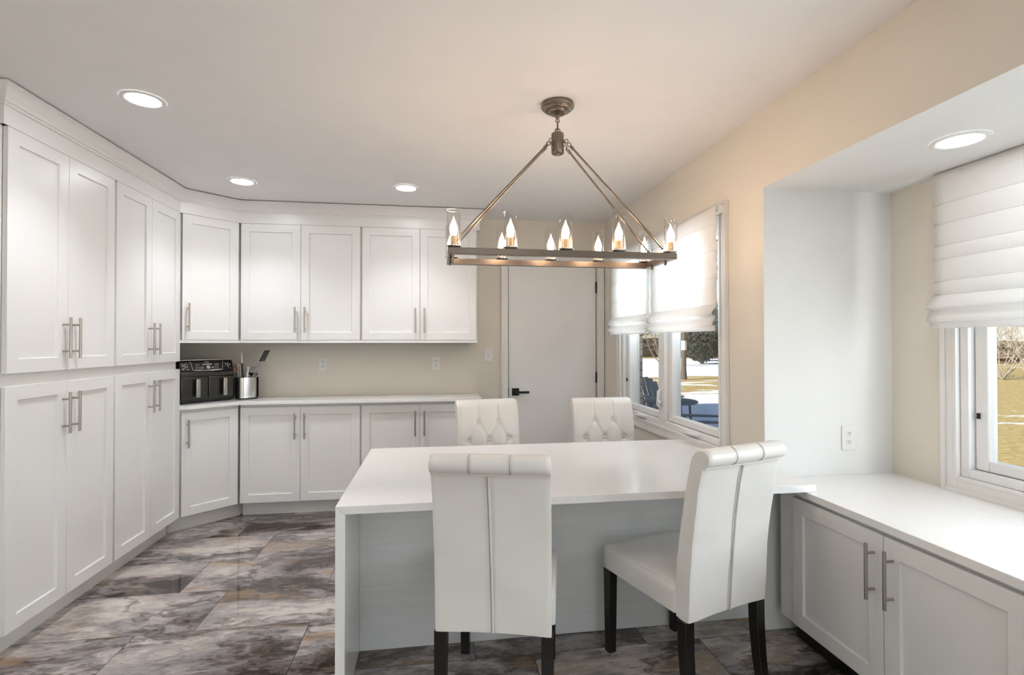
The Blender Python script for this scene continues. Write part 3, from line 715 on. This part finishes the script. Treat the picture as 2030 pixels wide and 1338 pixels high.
# ------------------------------------------------------------------ roman blinds
def blind(loc, rz, W, H, label, creases, tilt=0.):
    c = thing('roman_blind', loc, rz, label, 'blind', 'white roman blinds')
    # local frame: fabric hangs along +x from 0 to W, room side is -y, top at z = 0
    pts = [(-.070, -.002)]
    zs = [0]+creases; 
    for a, b in zip(zs[:-1], zs[1:]):
        for k in range(1, 7):
            t_ = k/6; pts.append((-.070-.0045*math.sin(PI*t_), -(a+(b-a)*t_)))
        pts.append((-.067, -b-.0012))
    zf = creases[-1]
    # lower folds: a lip that juts out, tucks back, and a second softer one
    for (o, dz) in ((-.080, .012), (-.094, .030), (-.106, .048), (-.108, .056), (-.098, .063), (-.086, .067), (-.085, .073), (-.096, .090), (-.102, .108), (-.101, .118), (-.090, .1185), (-.086, .121), (-.088, .135), (-.086, .146)):
        pts.append((o, -(zf+dz)))
    sc = H/(-pts[-1][1]); pts = [(o, z*sc) for o, z in pts]
    NX = max(12, int(W/.05)); v = []; n = len(pts)
    for i in range(NX+1):
        t_ = i/NX
        for j, (o, z) in enumerate(pts):
            e = min(t_, 1-t_)*W
            wob = .004*noise.noise(Vector((t_*W*3, z*4, 1.3)))
            lipx = 0
            if i in (0, NX):
                lipx = .008*max(0, (-o-.07)/.05)*(1 if i else -1) - .006*(math.sin(-z*26)**2)*(1 if i else -1)*(1 if -z < zf else 0)
            v.append((t_*W+lipx, o+wob*(0 if j < 1 else 1), z))
    f = [(i*n+j, (i+1)*n+j, (i+1)*n+j+1, i*n+j+1) for i in range(NX) for j in range(n-1)]
    m = MB().add(v, f, True); fb = m.build('blind_fabric', 'fabric', c)
    so = fb.modifiers.new('solidify', 'SOLIDIFY'); so.thickness = .0025; so.offset = 0
    B(0, W, -.062, -.026, -.040, -.0025).build('headrail', 'vinyl', c, bevel=.002)
    return c
CR = [.135, .235, .375, .53]
bH = 2.072-1.408
# window_1 faces -x: local x runs along -y, local -y is the room side (-x)
blind((XR-.0005, 4.112, 2.072), R(-90), .79, bH, 'white fabric roman blind over the left sash beside the door', [.10, .245, .39, .53])
blind((XR-.0005, 3.285, 2.072), R(-90), .825, bH, 'white fabric roman blind over the right sash of the double window', [.10, .245, .39, .53])
blind((XB-.0005, 1.905, 2.072), R(-90), 2.62, bH, 'white fabric roman blind over the bay window', [.135, .222, .316, .374, .47, .53])

# ------------------------------------------------------------------ outlets and switch
def outlet(loc, rz, label, kind='outlet'):
    o = thing('wall_outlet' if kind == 'outlet' else 'light_switch', loc, rz, label, kind, 'white wall outlets' if kind == 'outlet' else None)
    B(-.037, .037, -.006, -.0004, -.059, .059).build('cover_plate', 'plate', o, bevel=.003)
    if kind == 'outlet':
        for s in (-1, 1):
            m = MB(); pts = []
            for k in range(24):
                a = 2*PI*k/24; pts.append((.0155*math.cos(a), s*.0205+max(-.0125, min(.0125, .0165*math.sin(a)))))
            m.extrude(pts, 'y', -.0085, -.0055); fc = m.build('socket', 'plate', o)
            q = MB(); q.box(-.0075, -.0050, -.0090, -.0084, s*.0205-.002, s*.0205+.0075); q.box(.0050, .0075, -.0090, -.0084, s*.0205-.001, s*.0205+.0065)
            q.lathe([(.0003, -.0090), (.0026, -.0090), (.0026, -.0084)], (0, 0, s*.0205-.0075), 10, 'y'); q.build('slots', 'slot', fc)
    else:
        m = MB(); m.lathe([(.0003, -.013), (.006, -.013), (.007, -.009), (.007, -.0055)], n=16, axis='y'); m.build('switch_button', 'nickel', o)
    return o
outlet((-.948, YW, 1.166), 0, 'white double wall outlet right of the utensil holder under the left wall cabinet')
outlet((-.008, YW, 1.168), 0, 'white double wall outlet under the wall cabinet nearest the door')
outlet((1.953, YBAY, .892), 0, 'white double wall outlet on the side wall of the bay above the bench worktop')
outlet((.450, YW, 1.236), 0, 'small white switch plate between the wall cabinets and the door casing', 'switch')

# ------------------------------------------------------------------ air fryer
def air_fryer():
    c = thing('air_fryer', (-1.700, 4.115, .9003), R(50), 'black and dark steel double basket air fryer in the counter corner', 'air fryer')
    hw, D, H = .198, .29, .318
    # local: front is -y; body from y = 0 back to D
    sec = [(.02, .0), (.0, .035), (-.004, .20), (.006, .235), (.028, .306), (.040, .316), (D-.03, .318), (D, .29), (D, .0)]
    m = MB(); m.extrude([(y, z) for y, z in sec], 'x', -hw, hw); m.build('housing', 'black', c, bevel=.008, seg=3)
    B(-hw+.006, hw-.006, .034, D-.03, .313, .3225).build('lid_edge', 'steel', c, bevel=.003)
    B(-hw+.004, hw-.004, -.0065, .02, .195, .228).build('front_band', 'dsteel', c, bevel=.004)
    tl = math.atan2(.022, .071)
    cp = MB(); cp.box(-hw+.006, hw-.006, -.004, .006, .004, .074); pn_ = cp.build('control_panel', 'black', c, (0, .0045, .2335), (-tl, 0, 0), bevel=.002)
    q = MB(); r_ = .003; yy = -.0052
    q.tube([(-.118, yy, .076), (-.107, yy, .012), (-.099, yy, .006), (.099, yy, .006), (.107, yy, .012), (.118, yy, .076)], r_, 8); q.build('panel_trim', 'steel', pn_)
    for sx in (-1, 1): B(-.0165, .0165, -.0052, -.0035, -.007, .007).build('display', 'screen', pn_, (sx*.070, 0, .050))
    q = MB(); q.lathe([(.0003, -.016), (.0135, -.016), (.0145, -.013), (.0150, -.004)], (0, 0, .027), 24, 'y'); q.build('dial', 'steel', pn_)
    B(-.036, .036, -.0055, -.0035, .0495, .0565).build('mode_strip', 'print', pn_, bevel=.003)
    text_mesh('NINJA', .0125, 'lettering', 'print', pn_, (0, -.0046, .0695), (R(90), 0, 0))
    q = MB()
    rnd = random.Random(3)
    for sx in (-1, 1):
        for k, z in enumerate((.036, .030, .0245)):
            for j in range(3): q.box(sx*.070-.016+j*.011, sx*.070-.010+j*.011, -.0046, -.0036, z, z+.0016)
            q.box(sx*.038-.012, sx*.038+.010, -.0046, -.0036, z-.004, z-.0022)
        q.box(sx*.070-.019, sx*.070+.019, -.0046, -.0036, .0172, .0180); q.box(sx*.070-.019, sx*.070+.019, -.0046, -.0036, .0100, .0108)
        q.box(sx*.070-.0195, sx*.070-.0187, -.0046, -.0036, .0100, .0180); q.box(sx*.070+.0187, sx*.070+.0195, -.0046, -.0036, .0100, .0180)
        for z in (.056, .048, .040, .032, .024, .016):
            for j in range(3):
                if rnd.random() < .8: q.box(sx*.155-.022+j*.016, sx*.155-.022+j*.016+.008+.004*rnd.random(), -.0046, -.0036, z, z+.0028)
    q.build('panel_markings', 'print', pn_)
    for sx in (-1, 1):
        x0, x1 = (-hw+.002, -.0008) if sx < 0 else (.0008, hw-.002)
        m = MB(); m.box(x0, x1, -.010, .012, .034, .196); bk = m.build('basket_front', 'dsteel', c, bevel=.007, seg=3)
        hx = (x0+x1)/2+.01
        m = MB(); m.box(hx-.015, hx+.015, -.044, -.036, .048, .180); m.build('basket_handle', 'steel', bk, bevel=.004)
        m = MB(); m.box(hx-.011, hx+.011, -.0365, -.0095, .052, .075); m.box(hx-.011, hx+.011, -.0365, -.0095, .152, .175); m.build('handle_bracket', 'black', bk)
    return c
air_fryer()

# ------------------------------------------------------------------ utensil holder and utensils
UX, UY, UZ = -1.497, 4.318, .9003
uh = thing('utensil_holder', (UX, UY, UZ), R(38), 'oval stainless steel utensil holder with black sides beside the air fryer', 'utensil holder')
def oval(a, b, n=36, p=3.2):
    return [(a*math.copysign(abs(math.cos(2*PI*k/n))**(2/p), math.cos(2*PI*k/n)), b*math.copysign(abs(math.sin(2*PI*k/n))**(2/p), math.sin(2*PI*k/n))) for k in range(n)]
def shell(a, b, z0, z1, t_, m):
    o = oval(a, b); i = oval(a-t_, b-t_); n = len(o); v = [(x, y, z0) for x, y in o]+[(x, y, z1) for x, y in o]+[(x, y, z1) for x, y in i]+[(x, y, z0+.003) for x, y in i]
    f = [(k, (k+1) % n, n+(k+1) % n, n+k) for k in range(n)]+[(n+k, n+(k+1) % n, 2*n+(k+1) % n, 2*n+k) for k in range(n)]+[(2*n+k, 2*n+(k+1) % n, 3*n+(k+1) % n, 3*n+k) for k in range(n)]+[list(range(n))[::-1], [3*n+k for k in range(n)]]
    return m.add(v, f, True)
shell(.072, .048, .012, .172, .002, MB()).build('canister', 'steel', uh)
m = MB(); m.prism([(x, y) for x, y in oval(.076, .052)], 0, .0118); m.build('base_ring', 'black', uh, bevel=.003)
B(-.0765, -.0715, -.038, .038, .012, .172).build('side_panel', 'black', uh, bevel=.002)
B(.0715, .0765, -.038, .038, .012, .172).build('side_panel', 'black', uh, bevel=.002)
UG = 'kitchen utensils in the steel holder'
def utensil(name, dx, dy, lean, az, label, builder):
    t_ = thing(name, (UX+dx, UY+dy, UZ+.0165), 0, label, 'utensil', UG)
    q = Vector((math.sin(lean)*math.cos(az), math.sin(lean)*math.sin(az), math.cos(lean))).to_track_quat('Z', 'Y')
    t_.rotation_mode = 'QUATERNION'; t_.rotation_quaternion = q
    builder(t_); return t_
def handle(t_, L, r_=.0045, m='steel'): MB().tube([(0, 0, 0), (0, 0, L)], r_, 10).build('handle', m, t_)
def turner(t_):
    handle(t_, .32, .0042, 'steel'); m = MB(); w, z0, z1 = .038, .316, .415
    for k in range(5):
        x = -w+2*w*k/4; m.box(x-.0055, x+.0055, -.0015, .0015, z0+.012, z1-.012)
    m.box(-w-.0055, w+.0055, -.0015, .0015, z0, z0+.0125); m.box(-w-.0055, w+.0055, -.0015, .0015, z1-.0125, z1); m.build('slotted_blade', 'black', t_)
def brush(t_):
    handle(t_, .27, .0065, 'espresso'); MB().lathe([(.0003, .268), (.007, .268), (.0085, .285), (.0075, .315), (.004, .345), (.0005, .362)], n=14).build('brush_head', 'white', t_)
def tongs(t_):
    m = MB(); m.box(-.008, .008, -.010, -.008, 0, .245); m.box(-.008, .008, .008, .010, 0, .245); m.build('arms', 'steel', t_); MB().tube([(0, -.010, .244), (0, 0, .256), (0, .010, .244)], .006, 8).build('hinge', 'white', t_)
def spoon(t_):
    handle(t_, .20, .0045, 'black'); m = MB(); m.ball((0, 0, 0), .03, 10); m.xform(Matrix.Translation((0, 0, .232)) @ Matrix.Diagonal((.85, .25, 1.25, 1))); m.build('spoon_bowl', 'wood', t_)
def whisk(t_):
    handle(t_, .15, .005, 'steel'); m = MB()
    for k in range(5):
        a = PI*k/5; ca, sa = math.cos(a), math.sin(a)
        m.tube([(ca*r_, sa*r_, z) for r_, z in ((.003, .148), (.022, .180), (.027, .205), (.016, .232), (0, .240), (-.016, .232), (-.027, .205), (-.022, .180), (-.003, .148))], .0011, 6)
    m.build('whisk_wires', 'steel', t_)
def peeler(t_):
    handle(t_, .222, .007, 'white'); MB().ball((0, 0, .232), .0125, 8).build('end_cap', 'white', t_)
def ladle(t_):
    handle(t_, .17, .0045, 'black'); m = MB(); m.lathe([(.0005, -.012), (.026, -.006), (.036, .006), (.038, .012), (.0355, .012), (.024, -.003), (.0005, -.009)], n=24); m.build('ladle_bowl', 'black', t_, (.034, 0, .178), (0, R(4), 0))
utensil('slotted_turner', -.028, .016, R(27), R(-10), 'black slotted turner leaning right out of the utensil holder', turner)
utensil('basting_brush', -.022, -.006, R(4), R(150), 'white tipped basting brush with a dark stem, tallest in the holder', brush)
utensil('tongs', -.045, .012, R(4), R(190), 'steel tongs with a pale end at the left side of the holder', tongs)
utensil('wooden_spoon', -.030, -.022, R(14), R(165), 'dark brown spoon leaning left out of the holder towards the air fryer', spoon)
def spatula(t_):
    handle(t_, .30, .0038, 'steel'); m = MB(); m.extrude([(-.010, .298), (.010, .298), (.017, .33), (.015, .385), (-.006, .392), (-.014, .37), (-.016, .33)], 'y', -.002, .002); m.build('spatula_blade', 'white', t_, bevel=.001)
utensil('spatula', -.018, -.018, R(23), R(-4), 'narrow pale spatula leaning right in front of the black turner', spatula)
utensil('whisk', .012, .026, R(7), R(30), 'wire whisk with a round head at the back of the holder', whisk)
utensil('peeler', -.004, -.020, R(6), R(-20), 'white handled peeler at the front of the holder', peeler)
utensil('ladle', .012, -.012, R(8), R(-2), 'black ladle with its bowl hanging over the right rim of the holder', ladle)

# ------------------------------------------------------------------ outside
g = MB(); g.add([(XO+.01, -60, 0), (160, -60, 0), (160, 150, 0), (XO+.01, 150, 0)], [(0, 1, 2, 3)]); gr_ = g.build('ground', 'ground', loc=(0, 0, -.3))
struct(gr_, 'yellow winter lawn with patches of snow', 'ground')
bw_ = MB(); bw_.box(-1, 2.18, 5.18, 11.5, -.3, 2.9)
struct(bw_.build('wall_exterior', 'brick'), 'tan brick corner of the house outside the double window', 'wall')

def adirondack(loc, rz, label):
    c = thing('adirondack_chair', loc, rz, label, 'patio chair', 'patio chairs on the snow')
    # local front is +y
    n = 6
    for k in range(n):
        x = -.26+.52*k/(n-1); h = .92-.10*(abs(x)/.26)**2
        m = MB(); m.add([(x-.042, -.20, .30), (x+.042, -.20, .30), (x+.042, -.16, .30), (x-.042, -.16, .30), (x-.046, -.50, h), (x+.046, -.50, h), (x+.046, -.475, h), (x-.046, -.475, h)], [(0, 1, 5, 4), (1, 2, 6, 5), (2, 3, 7, 6), (3, 0, 4, 7), (4, 5, 6, 7), (3, 2, 1, 0)])
        m.build('back_slat', 'bluechair', c, bevel=.01)
    m = MB()
    for k in range(6):
        y = .34-.098*k; z = .37-.018*k; m.box(-.28, .28, y-.043, y+.043, z-.012, z+.012)
    m.build('seat', 'bluechair', c, bevel=.005)
    for s in (-1, 1):
        m = MB(); m.prism([(s*.26, -.36), (s*.34, -.36), (s*.39, .36), (s*.36, .42), (s*.29, .42), (s*.25, .34)], .565, .59); m.build('armrest', 'bluechair', c, bevel=.008)
        m = MB(); m.box(s*.30-.02, s*.30+.02, .30, .40, 0, .564); m.build('leg', 'bluechair', c, bevel=.006)
        m = MB(); m.add([(s*.30-.018, -.52, 0), (s*.30+.018, -.52, 0), (s*.30+.018, .36, .36), (s*.30-.018, .36, .36), (s*.30-.018, -.40, 0), (s*.30+.018, -.40, 0), (s*.30+.018, .36, .26), (s*.30-.018, .36, .26)], [(0, 1, 2, 3), (4, 7, 6, 5), (0, 3, 7, 4), (1, 5, 6, 2), (0, 4, 5, 1), (3, 2, 6, 7)]); m.build('leg', 'bluechair', c, bevel=.006)
    return c
adirondack((4.40, 9.75, -.3), R(188), 'grey blue slatted patio chair beyond the round table, near the brick corner')
adirondack((3.80, 6.62, -.3), R(72), 'grey blue patio chair at the right of the window with its arms showing')
t_ = thing('patio_table', (4.02, 8.35, -.3), 0, 'round dark blue patio table standing on the snow', 'table')
MB().lathe([(.0005, .60), (.44, .60), (.46, .615), (.46, .63), (.44, .645), (.0005, .635)], n=36).build('table_top', 'blueplastic', t_)
for k in range(4):
    a = PI/4+k*PI/2; MB().tube([(.33*math.cos(a), .33*math.sin(a), .60), (.38*math.cos(a), .38*math.sin(a), 0)], .022, 8).build('leg', 'blueplastic', t_)

def foliage(n, cx, cz, rx, rz_, leaf, rng, taper=0.):
    m = MB()
    for _ in range(n):
        while True:
            p = Vector((rng.uniform(-1, 1), rng.uniform(-1, 1), rng.uniform(-1, 1)))
            if p.length < 1 and p.length > .35: break
        k = 1-taper*(p.z*.5+.5)
        q = Vector((p.x*rx*k, p.y*rx*k, cz+p.z*rz_)); a = Vector((rng.gauss(0, 1), rng.gauss(0, 1), rng.gauss(0, 1))).normalized(); b = a.orthogonal().normalized(); s = leaf*rng.uniform(.5, 1.3)
        cN = a.cross(b)
        m.add([q-b*s, q+cN*s*.6, q+b*s, q-cN*s*.6], [(0, 1, 2, 3)])
    return m
def tree(name, loc, h, rx, label, group, m='evergreen', n=14000, seed=1, trunk=.16, taper=.7, leaf=.28):
    rng = random.Random(seed); t_ = thing(name, loc, 0, label, 'tree', group)
    MB().tube([(0, 0, 0), (0, 0, h*.35), (.05*h*.2, 0, h*.7)], [trunk, trunk*.8, trunk*.4], 8).build('trunk', 'bark', t_)
    foliage(n, 0, h*.5, rx, h*.49, leaf, rng, taper).build('foliage', m, t_)
    return t_
TG = 'evergreen trees at the end of the lawn'
spots = [(19.9, 36, 8, 1.9), (24.2, 36.6, 8.5, 2.1), (22.6, 42, 9, 2.2), (27.3, 42.5, 8.5, 2.2), (26.4, 48.5, 10, 2.6)]
labs = ['dark evergreen tree behind the tree trunk at the end of the lawn', 'tall dark evergreen tree second from the left at the end of the lawn', 'dark evergreen tree in the middle of the row at the end of the lawn', 'dark evergreen tree at the right end of the row beyond the lawn', 'dark evergreen tree standing farthest back behind the others']
for i, (x, y, h, r_) in enumerate(spots):
    tree('evergreen_tree', (x, y, -.3), h, r_, labs[i], TG, seed=i+2, leaf=.11)
tree('golden_tree', (25.0, 66, -.3), 9, 4.0, 'golden leaved tree above the bare bush at the end of the lawn', None, 'goldleaf', 900, 31, leaf=.4, taper=.3)
def bare(name, loc, h, label, group, seed, spread=.8, n=9, r0=.05, m='twig'):
    rng = random.Random(seed); t_ = thing(name, loc, 0, label, 'bush', group); mb = MB()
    def grow(p, d, L, r_, depth):
        q = p+d*L; mb.tube([p, (p+q)/2+Vector((rng.gauss(0, .04), rng.gauss(0, .04), 0))*L, q], [r_, r_*.85, r_*.65], 5, False)
        if depth:
            for _ in range(rng.choice((2, 3))):
                nd = (d+Vector((rng.gauss(0, .5), rng.gauss(0, .5), rng.gauss(.1, .3)))).normalized(); grow(q, nd, L*rng.uniform(.55, .8), r_*.6, depth-1)
    for k in range(n):
        a = 2*PI*k/n; d = Vector((math.cos(a)*spread*rng.uniform(.3, 1), math.sin(a)*spread*rng.uniform(.3, 1), 1)).normalized(); grow(Vector((0, 0, 0)), d, h*.38, r0, 3)
    mb.build('branches', m, t_); return t_
bare('bare_bush', (15.6, 33.5, -.3), 4.2, 'bare winter bush seen through the left sash', None, 5, r0=.045)
hg_ = MB(); rng = random.Random(4)
hd_ = foliage(3200, 0, 1.0, 1, 1.0, .28, rng); hd_.v = [(x*16, y*1.2, z) for x, y, z in hd_.v]
tag(hd_.build('hedge', 'hedge', loc=(26, 54, -.3), rot=(0, 0, R(-12))), 'low brown hedge running along the end of the lawn', 'hedge')
hb_ = foliage(1500, 0, .8, 1, .8, .26, rng); hb_.v = [(x*9, y*.9, z) for x, y, z in hb_.v]
tag(hb_.build('hedge', 'hedge', loc=(44.5, 33.0, -.3), rot=(0, 0, R(-53))), 'low dark hedge in front of the pale house in the bay window', 'hedge')
# slim trunk on the lawn, with its white tag
t_ = thing('tree_trunk', (10.84, 21.2, -.3), 0, 'slim straight tree trunk standing on the lawn in the right sash', 'tree')
MB().tube([(0, 0, 0), (0, 0, .5), (.03, 0, 3), (0, 0, 6)], [.15, .11, .10, .09], 10).build('trunk', 'bark', t_)
MB().tube([(.01, 0, 1.30), (.012, 0, 1.72)], [.115, .115], 10).build('white_band', 'white', t_)
foliage(500, 0, 5.5, 2.4, 1.4, .22, random.Random(9)).build('foliage', 'goldleaf', t_)
# house and bushes seen through the bay window
hs_ = thing('neighbour_house', (53, 39.5, -.3), R(-52), 'pale house behind bare bushes in the bay window', 'house')
B(-9, 9, -4, 4, 0, 3.4).build('house_wall', 'siding', hs_)
m = MB(); m.extrude([(-4.6, 3.4), (4.6, 3.4), (0, 6.2)], 'x', -9.5, 9.5); m.build('roof', 'roof', hs_)
for x in (-6.2, -2.2, 2.2, 6.2): B(x-.6, x+.6, -4.05, -3.98, 1.2, 2.6).build('house_window', 'darkwin', hs_)
labs = ['bare bush at the left edge of the bay window view', 'bare bush in front of the pale house in the bay window', 'bare bush at the right of the pale house in the bay window']
for i, (x, y, h, sd) in enumerate(((24.5, 18.9, 3.4, 11), (29.5, 21.5, 3.2, 12), (29, 17.5, 3.0, 13))):
    bare('bare_bush', (x, y, -.3), h, labs[i], 'bare bushes in the bay window', sd, 1.0, 14, .024, 'paletwig')
